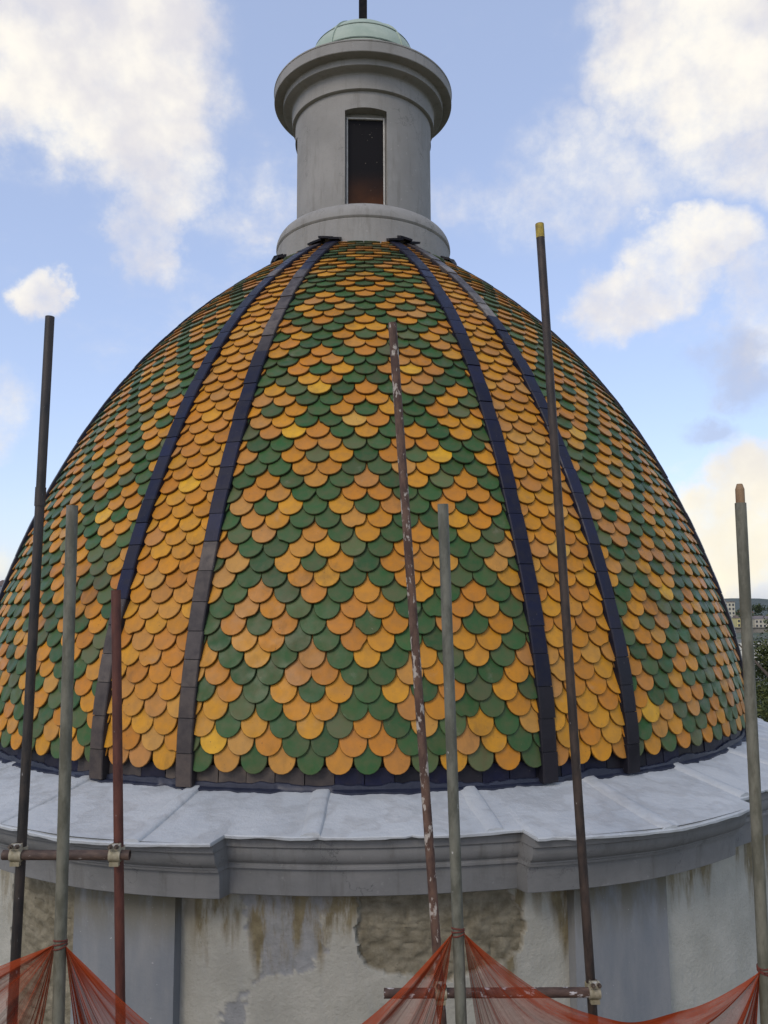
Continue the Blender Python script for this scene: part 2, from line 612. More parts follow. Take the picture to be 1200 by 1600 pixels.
def make_tile(thc, row, j, lim, w, green):
    """returns verts, faces, colour, centre"""
    s0 = .099 + row * EXPO + random.uniform(-.004, .004)
    if s0 + .02 > S_TOP:
        return None
    z0 = z_of_s(s0)
    r0 = prof(z0)[0]
    A0 = j * w + random.uniform(-.005, .005)
    hw = w * .5 * random.uniform(.965, 1.0)
    th = thc + A0 / r0
    odd = False
    for q, (oa, oz) in enumerate(odd_tiles):
        if q not in odd_used and abs(th - oa) * r0 < w * .55 and abs(z0 + .05 - oz) < EXPO * .55:
            odd = True
            odd_used.add(q)
    if odd:
        hw *= 1.07
    P, E, T, N, r = frame(th, s0)
    rot = random.gauss(0, .022)
    lift = random.uniform(-.002, .002) + (.003 if odd else 0)
    tl = random.gauss(0, .012)
    bend = SLOPE * random.uniform(.9, 1.12)
    if random.random() < .03:
        rot *= 2.0
    out = []
    for i in range(NARC + 1):
        ph = -math.pi / 2 + math.pi * i / NARC
        out.append((hw * math.sin(ph), hw - hw * math.cos(ph)))
    if random.random() < .07:            # a chipped edge
        q = random.randint(2, NARC - 2)
        for z_, am in ((q, .016), (q + 1, .010)):
            a, b = out[z_]
            out[z_] = (a * .93, b + am * random.uniform(.6, 1.2))
    # out goes from left side (a=-hw) through the tip to the right; add the upper corners
    L = min(TL, S_TOP + .06 - s0)
    out = [(-hw, L)] + out + [(hw, L)]
    cr, sr = math.cos(rot), math.sin(rot)
    pts = []
    for a, b in out:
        a2, b2 = a * cr - (b - .1) * sr, a * sr + (b - .1) * cr + .1
        A = max(-lim, min(lim, A0 + a2))
        pts.append((A - A0, b2))
    if max(p[0] for p in pts) - min(p[0] for p in pts) < .022:
        return None
    c0 = .058 + lift

    def W(a, b, c):
        return P + E * a + T * b + N * (c - bend * b + tl * a * .5)
    n = len(pts)
    ca = sum(p[0] for p in pts) / n
    cb = .08
    lo = [W(a, b, c0) for a, b in pts]
    mid = [W(a, b, c0 + TH * .80) for a, b in pts]
    top = []
    for a, b in pts:
        da, db = ca - a, cb - b
        d = math.hypot(da, db) + 1e-6
        k = min(.0045, d * .3)
        top.append(W(a + da / d * k, b + db / d * k, c0 + TH))
    apex = W(ca, .07, c0 + TH + .0012)
    vs = lo + mid + top + [apex]
    fs = []
    for i in range(n - 1):
        fs.append((i, i + 1, n + i + 1, n + i))
        fs.append((n + i, n + i + 1, 2 * n + i + 1, 2 * n + i))
        fs.append((2 * n + i, 2 * n + i + 1, 3 * n))
    fs.append((3 * n - 1, 2 * n, 3 * n))
    col = random.choice(GRN if green else YEL)
    if odd:
        col = BRIGHT_Y if not green or random.random() < .8 else BRIGHT_G
    elif green and random.random() < .06:
        col = BRIGHT_G
    f = random.uniform(.90, 1.08)
    # paler, browner clay where the glaze has worn
    wear = random.random() ** 5 * (.22 if green else .36)
    col = tuple(c * f * (1 - wear) + wear * g for c, g in zip(col, (.36, .24, .13)))
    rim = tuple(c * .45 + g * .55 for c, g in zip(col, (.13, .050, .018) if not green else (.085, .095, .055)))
    cols = [(rim[0] * .25, rim[1] * .25, rim[2] * .25, 1)] * n + [(rim[0] * .55, rim[1] * .55, rim[2] * .55, 1)] * n + [(*col, 1)] * (n + 1)  # clay-toned rim, darkened downward with the gap shade put into the colour
    cen = P + T * .06 + N * .04
    area = (max(p[0] for p in pts) - min(p[0] for p in pts)) * EXPO
    v = Vector((0, -CD, CH)) - cen
    d = v.length
    face = max(0, v.dot(N) / d)
    return vs, fs, cols, area * face / (d * d)


tiles = []
sector_edges = []
rowmax = int((S_TOP - .095) / EXPO) + 1
secs = []
for i, a in enumerate(rib_angles):
    b = rib_angles[(i + 1) % 16]
    if b < a:
        b += 2 * math.pi
    secs.append((a, b))
for (a, b) in secs:
    thc = (a + b) / 2
    half = (b - a) / 2
    isn = half < R_(8)
    jit = random.choice((0, .5)) if isn else 0
    for row in range(rowmax):
        r0 = prof(z_of_s(.099 + row * EXPO))[0]
        lim = r0 * half - RIBW / 2 + .03
        if lim < .03:
            continue
        w = TW
        jm = int(lim / w) + 2
        off = (row % 2) * .5 + jit
        for jj in range(-jm, jm + 1):
            j = jj + off
            if abs(j) * w - w / 2 > lim:
                continue
            g = (not isn) and tile_is_green(row, j)
            if not isn and random.random() < .006:
                g = not g
            t = make_tile(thc, row, j, lim, w, g)
            if t:
                tiles.append(t)
tiles.sort(key=lambda t: -t[3])
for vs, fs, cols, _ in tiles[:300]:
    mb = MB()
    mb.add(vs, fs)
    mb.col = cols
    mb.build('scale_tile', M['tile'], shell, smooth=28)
mb = MB()
mb.col = []
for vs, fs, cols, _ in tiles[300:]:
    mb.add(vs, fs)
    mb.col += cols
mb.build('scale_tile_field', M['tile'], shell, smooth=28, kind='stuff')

# ------------------------------------------------------------------ ribs
NAVY = [(.009, .010, .030), (.011, .013, .036), (.008, .009, .024), (.014, .014, .028)]
BROWN = [(.085, .068, .058), (.105, .085, .070), (.070, .058, .052)]
PALE = [(.20, .175, .145), (.17, .15, .125)]
BLACK = [(.012, .012, .017), (.018, .016, .02)]


def rib_colour(k, f):
    """k = rib index in visible order, f = height fraction"""
    if k == 'il':
        pool = NAVY if .26 < f < .58 else BROWN
        if f > .80:
            pool = NAVY
    elif k == 'ol':
        pool = BROWN if f < .20 else NAVY
        if f > .75:
            pool = BROWN + NAVY
    elif k == 'ir':
        pool = BLACK if f < .08 else NAVY
    elif k == 'or':
        pool = PALE + BROWN + NAVY[:1] if f > .62 else (BLACK if f < .1 else NAVY)
    else:
        pool = NAVY + BLACK
    c = random.choice(pool)
    q = random.uniform(.8, 1.2)
    return tuple(x * q for x in c)


def rib_section(th, s, wdt, h, base=-.02):
    P, E, T, N, r = frame(th, s)
    ch = .008
    sec = [(-wdt / 2, base), (-wdt / 2 + .003, h - ch), (-wdt / 2 + .003 + ch, h), (wdt / 2 - .003 - ch, h), (wdt / 2 - .003, h - ch), (wdt / 2, base)]
    return [P + E * a + N * c for a, c in sec]


def prism(mb, secs, caps=True):
    m = len(secs[0])
    vs = [p for s in secs for p in s]
    fs = []
    for k in range(len(secs) - 1):
        for i in range(m - 1):
            fs.append((k * m + i, k * m + i + 1, (k + 1) * m + i + 1, (k + 1) * m + i)[::-1])
    if caps:
        fs.append(tuple(range(m)))
        fs.append(tuple((len(secs) - 1) * m + i for i in reversed(range(m))))
    mb.add(vs, fs)


S_RIB = float(np.interp(5.14, _z, _s))
for th in rib_angles:
    mb = MB()
    prism(mb, [rib_section(th, s, RIBW - .012, RIBH - .009) for s in np.linspace(0, S_RIB, 50)])
    rib = mb.build('rib', M['core'], tower, smooth=40)
    d = math.degrees(th - PHI)
    vis = abs(d) < 80
    key = {-28: 'ol', -18: 'il', 18: 'ir', 28: 'or'}.get(int(round(d)), '')
    s = .0
    joined = MB()
    joined.col = []
    while s < S_RIB - .04:
        ln = random.uniform(.185, .235)
        e = min(s + ln, S_RIB)
        if S_RIB - e < .06:
            e = S_RIB
        h = RIBH + random.uniform(-.003, .004)
        wv = RIBW + random.uniform(-.004, .004)
        dth = random.uniform(-.003, .003) / max(1.0, prof(z_of_s(s))[0])
        m2 = MB() if vis else joined
        n0 = len(m2.v)
        prism(m2, [rib_section(th + dth, s + .0025, wv, h + .001), rib_section(th + dth, (s + e) / 2, wv, h + .002), rib_section(th + dth, e - .0025, wv, h)])
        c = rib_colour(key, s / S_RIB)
        side = tuple(.35 * x + .5 * y for x, y in zip(c, (.012, .013, .020)))  # side faces darker than the top, their shade painted into the colour
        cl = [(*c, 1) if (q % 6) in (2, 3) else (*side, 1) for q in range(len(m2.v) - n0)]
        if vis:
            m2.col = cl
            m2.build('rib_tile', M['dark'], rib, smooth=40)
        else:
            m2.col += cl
        s = e
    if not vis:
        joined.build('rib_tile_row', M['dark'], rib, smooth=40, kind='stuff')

# dark slabs laid along the lantern foot over the tops of each rib pair
for c in narrow_c:
    for (d0, d1, lift) in ((-.165, -.02, .0), (-.045, .075, .030), (.06, .165, .004)):
        mb = MB()
        vs = []
        tl = random.uniform(-.018, .018)
        for q in range(5):
            t = c + d0 + (d1 - d0) * q / 4
            zz = 5.285 + lift + tl * (q - 2) / 2
            for (r, z) in ((1.05, zz - .06), (1.165, zz - .098), (1.172, zz - .076), (1.05, zz - .022)):
                vs.append((r * math.sin(t), -r * math.cos(t), z))
        fs = [(3, 2, 1, 0), (16, 17, 18, 19)]
        for q in range(4):
            for i in range(4):
                j = (i + 1) % 4
                fs.append((q * 4 + i, q * 4 + j, q * 4 + 4 + j, q * 4 + 4 + i))
        mb.add(vs, fs)
        mb.col = [(.012, .012, .017, 1)] * 20
        mb.build('flashing_slab', M['dark'], tower)

# ------------------------------------------------------------------ base band of dark tiles + bitumen
mb = MB()
mb.lathe([(3.99, -.05), (4.012, -.02), (4.004, .13), (3.97, .14)], 128)
band = mb.build('base_band', M['core'], tower, smooth=30)
nb = 126
rest = MB()
rest.col = []
for i in range(nb):
    t0 = 2 * math.pi * i / nb - math.pi
    t1 = 2 * math.pi * (i + 1) / nb - math.pi
    g = .006 / 4
    rr = 4.024 + random.uniform(-.004, .006)
    vis = abs((t0 + t1) / 2) < R_(74)
    m2 = MB() if vis else rest
    zt = .135
    vs = []
    for t in (t0 + g / 2, t1 - g / 2):
        for (r, z) in ((4.0, -.03), (rr + .012, -.03), (rr, zt), (3.98, zt)):
            vs.append((r * math.sin(t), -r * math.cos(t), z))
    n0 = len(m2.v)
    m2.add(vs, [(0, 1, 2, 3), (7, 6, 5, 4), (1, 5, 6, 2), (2, 6, 7, 3), (0, 4, 5, 1)])
    deg = math.degrees((t0 + t1) / 2)
    pool = BROWN if (-30 < deg < -3 and random.random() < .85) else (NAVY + BLACK)
    c = random.choice(pool)
    cl = [(*c, 1)] * 8
    if vis:
        m2.col = cl
        m2.build('band_tile', M['dark'], band)
    else:
        m2.col += cl
rest.build('band_tile_row', M['dark'], band, kind='stuff')
# brushed bitumen strip with a ragged top edge, on band and ledge joint
mb = MB()
n = 900
vs, fs = [], []
for i in range(n):
    t = 2 * math.pi * i / n
    p = (math.sin(t) * 4, -math.cos(t) * 4, 0)
    top = .030 + .030 * fbm(p, 2.2, 3) + .012 * fbm(p, 14, 3)
    ext = 4.075 + .035 * fbm(p, 3.1, 4) + .018 * fbm((p[0] + 9, p[1], 0), 16, 3)
    zl = -.0035 - (ext - 4.0) * .236
    for (r, z) in ((4.036, max(.008, top) + .004), (4.046, max(.008, top)), (4.050, .0), (ext, zl + .012), (ext, zl - .008)):
        vs.append((r * math.sin(t), -r * math.cos(t), z))
for i in range(n):
    j = (i + 1) % n
    for k in range(4):
        fs.append((i * 5 + k, i * 5 + k + 1, j * 5 + k + 1, j * 5 + k))
mb.add(vs, fs)
mb.build('bitumen_strip', M['bitumen'], band, smooth=50)

# ------------------------------------------------------------------ cornice and ledge
MIDC, MIDH = R_(.75), R_(11.3)


def pier(t):
    """0 over the recessed bays, 1 over the piers"""
    d = (t - MIDC + math.pi / 8) % (math.pi / 4) - math.pi / 8
    return min(1, max(0, (abs(d) - MIDH) / R_(.35)))


def angle_list():
    th = list(np.linspace(-math.pi, math.pi, 721)[:-1])
    for k in range(-4, 5):
        for sg in (-1, 1):
            for dd in (0, .35):
                a = MIDC + k * math.pi / 4 + sg * (MIDH + R_(dd))
                if -math.pi < a < math.pi:
                    th.append(a)
    return sorted(set(round(x, 6) for x in th))


TLIST = angle_list()


def pier_d(t):
    """how far the ledge over a pier stands out from the bays"""
    d = (t - MIDC) % (math.pi / 4) - math.pi / 8          # 0 at the pier's middle
    return pier(t) * (.145 + .085 * min(1, max(0, 1 - abs(d) / R_(11.2))) ** .6)


def sweep(mb, prof_fn, nk):
    m = len(TLIST)
    vs = []
    for t in TLIST:
        for (r, z) in prof_fn(t):
            vs.append((r * math.sin(t), -r * math.cos(t), z))
    fs = []
    for i in range(m):
        j = (i + 1) % m
        for k in range(nk - 1):
            fs.append((i * nk + k, i * nk + k + 1, j * nk + k + 1, j * nk + k))
    mb.add(vs, fs)


CPROF = [(-.012, -.158, 1), (-.045, -.185, 1), (-.045, -.226, .95), (-.058, -.230, .9), (-.062, -.238, .85), (-.058, -.262, .8), (-.064, -.30, .7),
         (-.082, -.325, .6), (-.092, -.333, .55), (-.092, -.341, .55), (-.082, -.347, .5), (-.082, -.362, .45), (-.100, -.368, .42), (-.104, -.40, .38),
         (-.108, -.521, .33), (-.118, -.527, .33), (-.30, -.522, .1)]


def corn(t):
    p = pier(t)
    P = (math.sin(t) * 4.6, -math.cos(t) * 4.6, 0)
    w = .004 * fbm(P, 1.6, 3)
    return [(4.605 + d + (.5 + .5 * k) * pier_d(t) * (1 if k > .5 else .92) + w, z + .004 * fbm((P[0], P[1], z), 1.1, 2)) for d, z, k in CPROF]


mb = MB()
sweep(mb, corn, len(CPROF))
cornice = mb.build('cornice', M['cornice'], tower, smooth=28)


def ledge(t):
    p = pier(t)
    P = (math.sin(t) * 4.6, -math.cos(t) * 4.6, 0)
    re = 4.605 + pier_d(t) + .006 * fbm(P, 4, 4)
    if fbm((P[0] + 5, P[1], 2), 5, 2) > .42:
        re -= .014
    res = []
    for k in range(13):
        q = k / 12
        r = 4.02 + (re - 4.02) * q
        z = -.004 - (r - 4.0) * (.236 if p < .5 else .20 + .036 * (1 - q)) + .006 * fbm((P[0] * r / 4.6, P[1] * r / 4.6, 0), 2.1, 3)
        res.append((r, z))
    zr = res[-1][1]
    lip = .020 + .006 * fbm((P[0], P[1], 4), 6, 3)
    res += [(re + .004, zr - .006), (re + .002, zr - lip), (re - .012, zr - lip - .003), (re - .09, zr - lip - .001)]
    return res


mb = MB()
sweep(mb, ledge, 17)
led = mb.build('cornice_ledge', M['ledge'], tower, smooth=35)
seam_deg = [-56.2, -43.1, -29.6, -16.6, -3.9, 10.0, 23.2, 36.0, 49.2, 62.4]
seam_deg += [75.6 + 13.1 * k for k in range(17)]
for sd in seam_deg:
    t = R_(sd)
    mb = MB()
    secs_ = []
    p = pier(t)
    re = 4.605 + pier_d(t)
    wj = random.uniform(.9, 1.1)
    for q in np.linspace(0, 1, 9):
        r = 4.05 + (re - .006 - 4.05) * q
        zz = ledge(t)[0][1]
        z = -.004 - (r - 4.0) * (.236 if p < .5 else .20 + .036 * (1 - q))
        E = Vector((math.cos(t), math.sin(t), 0))
        P = Vector((r * math.sin(t), -r * math.cos(t), z))
        sec = []
        for (a, c) in ((-.085, -.012), (-.066, .004), (-.045, .014), (0, .019), (.034, .019), (.046, .010), (.052, -.012)):
            sec.append(P + E * (a * wj + .004 * fbm(P * 3)) + Vector((0, 0, c + .004 * fbm(P * 5 + E * a))))
        secs_.append(sec)
    prism(mb, secs_)
    mb.build('ledge_seam', M['ledge'], led, smooth=60)

# ------------------------------------------------------------------ drum wall
RW = 4.36
Z0, Z1 = -.50, -2.05
patch_poly = [(-.73, -.739), (-.45, -.57), (-.2, -.49), (4.32, -.48), (10.24, -.49), (12.2, -.6), (13.6, -.774), (13.2, -.925), (11.26, -1.018), (9.1, -1.05), (6.92, -1.075),
              (4, -1.06), (1.71, -1.028), (.5, -.99), (-.1, -.926), (-.6, -.84)]
left_poly = [(-34.3, -.45), (-26.0, -.45), (-25.4, -1.1), (-25.4, -1.9), (-34.0, -1.9), (-34.6, -1.5), (-34.1, -1.2), (-34.5, -.8)]
peel_poly = [(-10.5, -.45), (-1.2, -.45), (-2.6, -.70), (-3.6, -.88), (-4.6, -1.0), (-8.0, -1.06), (-10.2, -1.15), (-11.8, -1.35), (-13.5, -1.9), (-11.5, -1.6),
             (-10.0, -1.22), (-8.6, -.99), (-9.6, -.8)]


def sd_poly(x, y, poly):
    """signed distance (inside positive), in metres on the wall; numpy arrays"""
    inside = np.zeros(x.shape, bool)
    best = np.full(x.shape, 1e9)
    n = len(poly)
    for i in range(n):
        x1, y1 = poly[i]
        x2, y2 = poly[(i + 1) % n]
        if y1 != y2:
            inside ^= ((y1 > y) != (y2 > y)) & (x < (x2 - x1) * (y - y1) / (y2 - y1) + x1)
        dx, dy = x2 - x1, y2 - y1
        t = np.clip(((x - x1) * dx + (y - y1) * dy) / (dx * dx + dy * dy), 0, 1)
        best = np.minimum(best, np.hypot(x - x1 - t * dx, y - y1 - t * dy))
    return np.where(inside, best, -best)


K = R_(1) * RW
PP, LP, GP = [[(a * K, z) for a, z in p] for p in (patch_poly, left_poly, peel_poly)]
na, nzr = 640, 150
ga_, gz_ = np.meshgrid((-52 + 104 * np.arange(na + 1) / na) * K, Z0 + (Z1 - Z0) * np.arange(nzr + 1) / nzr)
D1 = np.maximum(sd_poly(ga_, gz_, PP), sd_poly(ga_, gz_, LP))
D2 = sd_poly(ga_, gz_, GP)
vs, fs, apatch, apeel, astain = [], [], [], [], []
for kz in range(nzr + 1):
    z = gz_[kz, 0]
    for ka in range(na + 1):
        a = ga_[kz, ka]
        wob = fbm((a, z, 0), 5, 4) * .034 + fbm((a, z, 7), 24, 3) * .016
        p = min(1, max(0, (D1[kz, ka] + wob) / .006 + .5))
        g = min(1, max(0, (D2[kz, ka] + wob * 2.4) / .012 + .5)) * (1 - p)
        st = max(0, min(1, (z + (.98 if -11 * K < a < -1 * K else .86) + .50 * fbm((a * 2.2, z * .2, 3), 2.4, 5)) / .20))
        if a < -14.2 * K:
            st *= .6
        dep = 0.0
        if p > 0:
            # rubble courses: recessed bed joints and rough faces
            cz = (z + .5) / .125 + .12 * fbm((a, z, 11), 3, 2)
            row = math.floor(cz)
            ca = a / .27 + .5 * (row % 2) + .10 * fbm((a, z, 13), 4, 2)
            jz, ja = abs((cz % 1) - .5) * 2, abs((ca % 1) - .5) * 2
            joint = max(0, (jz - .80) / .20, (ja - .90) / .10)
            dep = p * (.034 + .014 * fbm((a, z * 1.6, 1), 12, 4) + .011 * min(1, joint) * max(0, .3 + 1.2 * fbm((a, z, 21), 3, 2)))
        r = RW - dep - g * .007 + (.003 * fbm((a, z, 31), 3, 3) if p < .5 else 0)
        t = a / RW
        vs.append((r * math.sin(t), -r * math.cos(t), z))
        apatch.append(p)
        apeel.append(g)
        astain.append(st * (1 - p))
W_ = na + 1
for kz in range(nzr):
    for ka in range(na):
        i = kz * W_ + ka
        fs.append((i, i + W_, i + W_ + 1, i + 1))
mb = MB()
mb.add(vs, fs)
# the rest of the drum (sides, back, lower wall) in the same mesh
b0 = len(mb.v)
mb.lathe([(RW, Z1 - 1.05), (RW, Z1), (RW, Z0)], 80, a0=R_(52), a1=R_(308))
mb.lathe([(RW, Z1 - 1.05), (RW, Z1)], 40, a0=R_(-52), a1=R_(52))
ex = len(mb.v) - b0
drum = mb.build('drum_wall', M['wall'], tower, smooth=50,
                attrs={'patch': apatch + [0] * ex, 'peel': apeel + [0] * ex, 'stain': astain + [0] * ex})
pils = [(-20.3, 4.9), (22.25, 4.85)] + [(67.0 + 45 * k, 4.9) for k in range(6)]
for (c, h) in pils:
    mb = MB()
    vs = []
    nn = 12
    for z in (-.505, -.9, -1.5, -3.1):
        for i in range(nn + 1):
            t = R_(c - h + 2 * h * i / nn)
            r = RW + .085
            vs.append((r * math.sin(t), -r * math.cos(t), z))
    fs = []
    for k in range(3):
        for i in range(nn):
            j = k * (nn + 1) + i
            fs.append((j, j + nn + 1, j + nn + 2, j + 1))
    for e in (0, nn):
        b = len(vs)
        t = R_(c - h + 2 * h * e / nn)
        for z in (-.505, -3.1):
            for r in (RW - .05, RW + .085):
                vs.append((r * math.sin(t), -r * math.cos(t), z))
        fs.append((b, b + 1, b + 3, b + 2))
    mb.add(vs, fs)
    mb.build('pilaster', M['pilaster'], drum, smooth=25)

# ------------------------------------------------------------------ lantern
LR = .848
WIN_TH = [R_(2.2 + 90 * k) for k in range(4)]
WHW = .245 / LR            # half angle of the opening
WZ0, WZ1 = 5.745, 6.885
th = list(np.linspace(0, 2 * math.pi, 121)[:-1])
for w in WIN_TH:
    th = [t for t in th if abs((t - w + math.pi) % (2 * math.pi) - math.pi) > WHW + .015]
    th += [(w + WHW * q) % (2 * math.pi) for q in np.linspace(-1, 1, 11)]
th.sort()


def in_win(t):
    for w in WIN_TH:
        d = (t - w + math.pi) % (2 * math.pi) - math.pi
        if abs(d) <= WHW + 1e-5:
            return d / WHW
    return None


zr = [5.60, WZ0, WZ1, 7.20]
vs, fs = [], []
for k, z in enumerate(zr):
    for t in th:
        q = in_win(t)
        zz = z
        if k == 2 and q is not None:
            zz = z + .022 * (1 - q * q)
        vs.append((LR * math.sin(t), -LR * math.cos(t), zz))
m = len(th)
for k in range(3):
    for i in range(m):
        j = (i + 1) % m
        if k == 1 and in_win(th[i]) is not None and in_win(th[j]) is not None:
            qi, qj = in_win(th[i]), in_win(th[j])
            if qj > qi:
                continue
        fs.append((k * m + i, k * m + j, (k + 1) * m + j, (k + 1) * m + i))
mb = MB()
mb.add(vs, fs)
for w in WIN_TH:           # reveals
    for k, flip in ((1, False), (2, True)):
        a = [(w + WHW * q, q) for q in np.linspace(-1, 1, 11)]
        vo = [(LR * math.sin(t), -LR * math.cos(t), WZ0 if k == 1 else WZ1 + .022 * (1 - q * q)) for t, q in a]
        vi = [(.66 * math.sin(w) + .245 * q * math.cos(w), -.66 * math.cos(w) + .245 * q * math.sin(w), z[2]) for (t, q), z in zip(a, vo)]
        mb.add(vo + vi, [(i, i + 1, 11 + i + 1, 11 + i) for i in range(10)])
    for q in (-1, 1):
        t = w + WHW * q
        o1 = (LR * math.sin(t), -LR * math.cos(t))
        i1 = (.66 * math.sin(w) + .245 * q * math.cos(w), -.66 * math.cos(w) + .245 * q * math.sin(w))
        mb.add([(*o1, WZ0), (*o1, WZ1), (*i1, WZ1), (*i1, WZ0)], [(0, 1, 2, 3)])
lant = mb.build('lantern', M['lantern'], tower, smooth=30)
mb = MB()
tor = [(1.058, 4.85), (1.058, 5.465), (1.052, 5.475), (1.062, 5.485)]
for i in range(11):
    a = math.pi / 2 * i / 10
    tor.append((.885 + .185 * math.cos(a), 5.50 + .20 * math.sin(a)))
tor += [(.80, 5.735)]
mb.lathe(tor, 120)
mb.build('lantern_base', M['lantern'], lant, smooth=30)
mb = MB()
cp = [(.80, 7.105), (.872, 7.108), (.888, 7.116), (.888, 7.285), (.896, 7.300), (.93, 7.318), (.985, 7.322), (1.000, 7.330), (1.000, 7.398), (1.006, 7.404),
      (1.085, 7.408), (1.108, 7.414), (1.112, 7.42), (1.112, 7.535), (1.118, 7.54), (1.118, 7.555), (1.10, 7.565), (.60, 7.67)]
mb.lathe(cp, 140)
mb.build('lantern_cornice', M['lantern'], lant, smooth=28)
# copper cupola
CR, CZ = .74, 7.69
mb = MB()
cup = [(CR + .012, 7.56), (CR + .012, CZ)]
for i in range(15):
    a = math.pi / 2 * i / 14
    cup.append((max(.002, CR * math.cos(a)), CZ + .03 + CR * 1.02 * math.sin(a)))
mb.lathe(cup, 64)
cupo = mb.build('cupola', M['copper'], lant, smooth=40)
for k in range(5):
    t = R_(-31 + 72 * k)
    mb = MB()
    secs_ = []
    E = Vector((math.cos(t), math.sin(t), 0))
    for i in range(13):
        a = math.pi / 2 * i / 12.6
        n_ = Vector((math.sin(t) * math.cos(a), -math.cos(t) * math.cos(a), math.sin(a)))
        P = Vector((CR * math.cos(a) * math.sin(t), -CR * math.cos(a) * math.cos(t), CZ + .03 + CR * 1.02 * math.sin(a)))
        w = .011
        secs_.append([P - E * w - n_ * .006, P - E * w * .7 + n_ * .014, P + E * w * .7 + n_ * .014, P + E * w - n_ * .006])
    prism(mb, secs_)
    mb.build('cupola_seam', M['copper'], lant, smooth=40)
for a in (R_(12), R_(34)):
    mb = MB()
    r = CR * math.cos(a)
    z = CZ + .03 + CR * 1.02 * math.sin(a)
    ca, sa = math.cos(a), math.sin(a)
    mb.lathe([(r + .008 * ca + .008 * sa, z - .010 * ca), (r + .010 * ca, z + .004), (r - .004 * ca - .010 * sa, z + .010 * ca)], 64)
    mb.build('cupola_joint', M['copper_seam'], lant, smooth=40)
mb = MB()
mb.box((0, 0, 8.48 + 1.0), (.105, .105, 2.0))
mb.build('finial_rod', M['iron'], lant)
for w in WIN_TH:
    E = Vector((math.cos(w), math.sin(w), 0))
    Nn = Vector((math.sin(w), -math.cos(w), 0))
    c = Nn * .705
    fw, fz0, fz1 = .205, WZ0 + .0, WZ1 - .035

    def bar(mb, a0, a1, z0, z1, d0, d1):
        vs = []
        for a in (a0, a1):
            for z in (z0, z1):
                for d in (d0, d1):
                    vs.append(c + E * a + Nn * d + Vector((0, 0, z)))
        mb.add(vs, [(0, 1, 3, 2), (4, 6, 7, 5), (0, 4, 5, 1), (2, 3, 7, 6), (0, 2, 6, 4), (1, 5, 7, 3)])
    mb = MB()
    bar(mb, -fw - .016, -fw, fz0, fz1, -.02, .03)
    bar(mb, fw, fw + .016, fz0, fz1, -.02, .03)
    bar(mb, -fw, fw, fz1 - .016, fz1, -.02, .028)
    bar(mb, -fw, fw, fz0 - .01, fz0 + .012, -.02, .028)
    mb.build('window_frame', M['frame'], lant)
    mb = MB()
    bar(mb, -fw + .0005, fw - .0005, fz0 + .0125, fz1 - .0165, -.006, .006)
    mb.build('window_pane', M['pane'], lant)
    mb = MB()              # plaster stop round the frame
    bar(mb, -.26, -fw - .0165, fz0 - .03, fz1 + .12, -.045, .012)
    bar(mb, fw + .0165, .26, fz0 - .03, fz1 + .12, -.045, .012)
    bar(mb, -fw - .0165, fw + .0165, fz1 + .0005, fz1 + .12, -.045, .012)
    mb.build('window_surround', M['lantern'], lant)

# ------------------------------------------------------------------ terrace the drum and scaffold stand on
GZ = -20.0
TZ = -3.0
mb = MB()
mb.box((0, 0, (GZ + TZ) / 2 - .5), (15.5, 15.5, TZ - GZ + 1.0))
ter = mb.build('terrace', plain('terrace_render', (.13, .125, .115), (.18, .175, .16), 2, .9))
ter['kind'] = 'structure'

# ------------------------------------------------------------------ scaffold
TUBE = .0242


def to_terrace(a, b):
    """extend the line from top b through a down to the terrace"""
    d = (a - b).normalized()
    return a + d * ((TZ - a.z) / d.z)


def pole(name, px, label, mat, r=TUBE, extra=None):
    (xt, yt, xb, yb, depth) = px
    bot = at(xb, yb, depth)
    d = ray(xt, yt)
    t = (d.x * bot.x + d.y * (bot.y + CD)) / (d.x ** 2 + d.y ** 2)
    top = Vector((0, -CD, CH)) + d * t
    foot = to_terrace(bot, top)
    e = empty(name, foot)
    tag(e, label, 'scaffold pole', 'upright scaffold tubes in front of the dome')
    mb = MB()
    q = (top - foot).normalized()
    L = (top - foot).length
    up = q.to_track_quat('Z', 'Y')
    mb.tube((0, 0, .006), (0, 0, L), r, r, 20, inner=r - .0036)
    o = mb.build('tube', mat, None, smooth=40)
    o.parent = e
    mb = MB()
    mb.box((0, 0, .004), (.15, .15, .008))
    o2 = mb.build('base_plate', M['iron'], None)
    o2.parent = e
    e.rotation_mode = 'QUATERNION'
    e.rotation_quaternion = up
    if extra:
        extra(e, L, r)
    return foot, top, e


M['t_black'] = tube_material('black_painted_tube', (.014, .012, .010), (.040, .030, .022), .02, (.20, .19, .18), .55)
M['t_galv'] = tube_material('galvanised_tube', (.090, .085, .056), (.165, .155, .112), 0, rough=.55)
M['t_galv2'] = tube_material('galvanised_splashed_tube', (.085, .083, .058), (.155, .150, .112), .035, rough=.55)
M['t_red'] = tube_material('rust_red_tube', (.070, .020, .012), (.115, .035, .020), .012, (.5, .45, .42), .6)
M['t_rust'] = tube_material('rusty_splashed_tube', (.060, .030, .020), (.13, .072, .046), .15, (.40, .35, .29), .75)
M['t_brown'] = tube_material('brown_tube', (.045, .026, .018), (.10, .062, .042), .06, (.36, .32, .28), .7)
M['t_white'] = tube_material('plaster_crusted_tube', (.050, .028, .020), (.11, .065, .045), .14, (.52, .49, .46), .8)
M['t_yellow'] = tube_material('dark_tube_yellow_top', (.020, .013, .009), (.052, .033, .022), .02, (.45, .42, .38), .6)
M['spigot'] = tube_material('rusty_spigot', (.16, .075, .035), (.26, .16, .08), 0, rough=.7)
M['clamp'] = tube_material('plaster_crusted_steel', (.22, .19, .11), (.36, .32, .22), .10, (.48, .46, .40), .7)
M['bolt'] = plain('rusty_bolt', (.05, .035, .025), (.12, .09, .06), 40, .6)


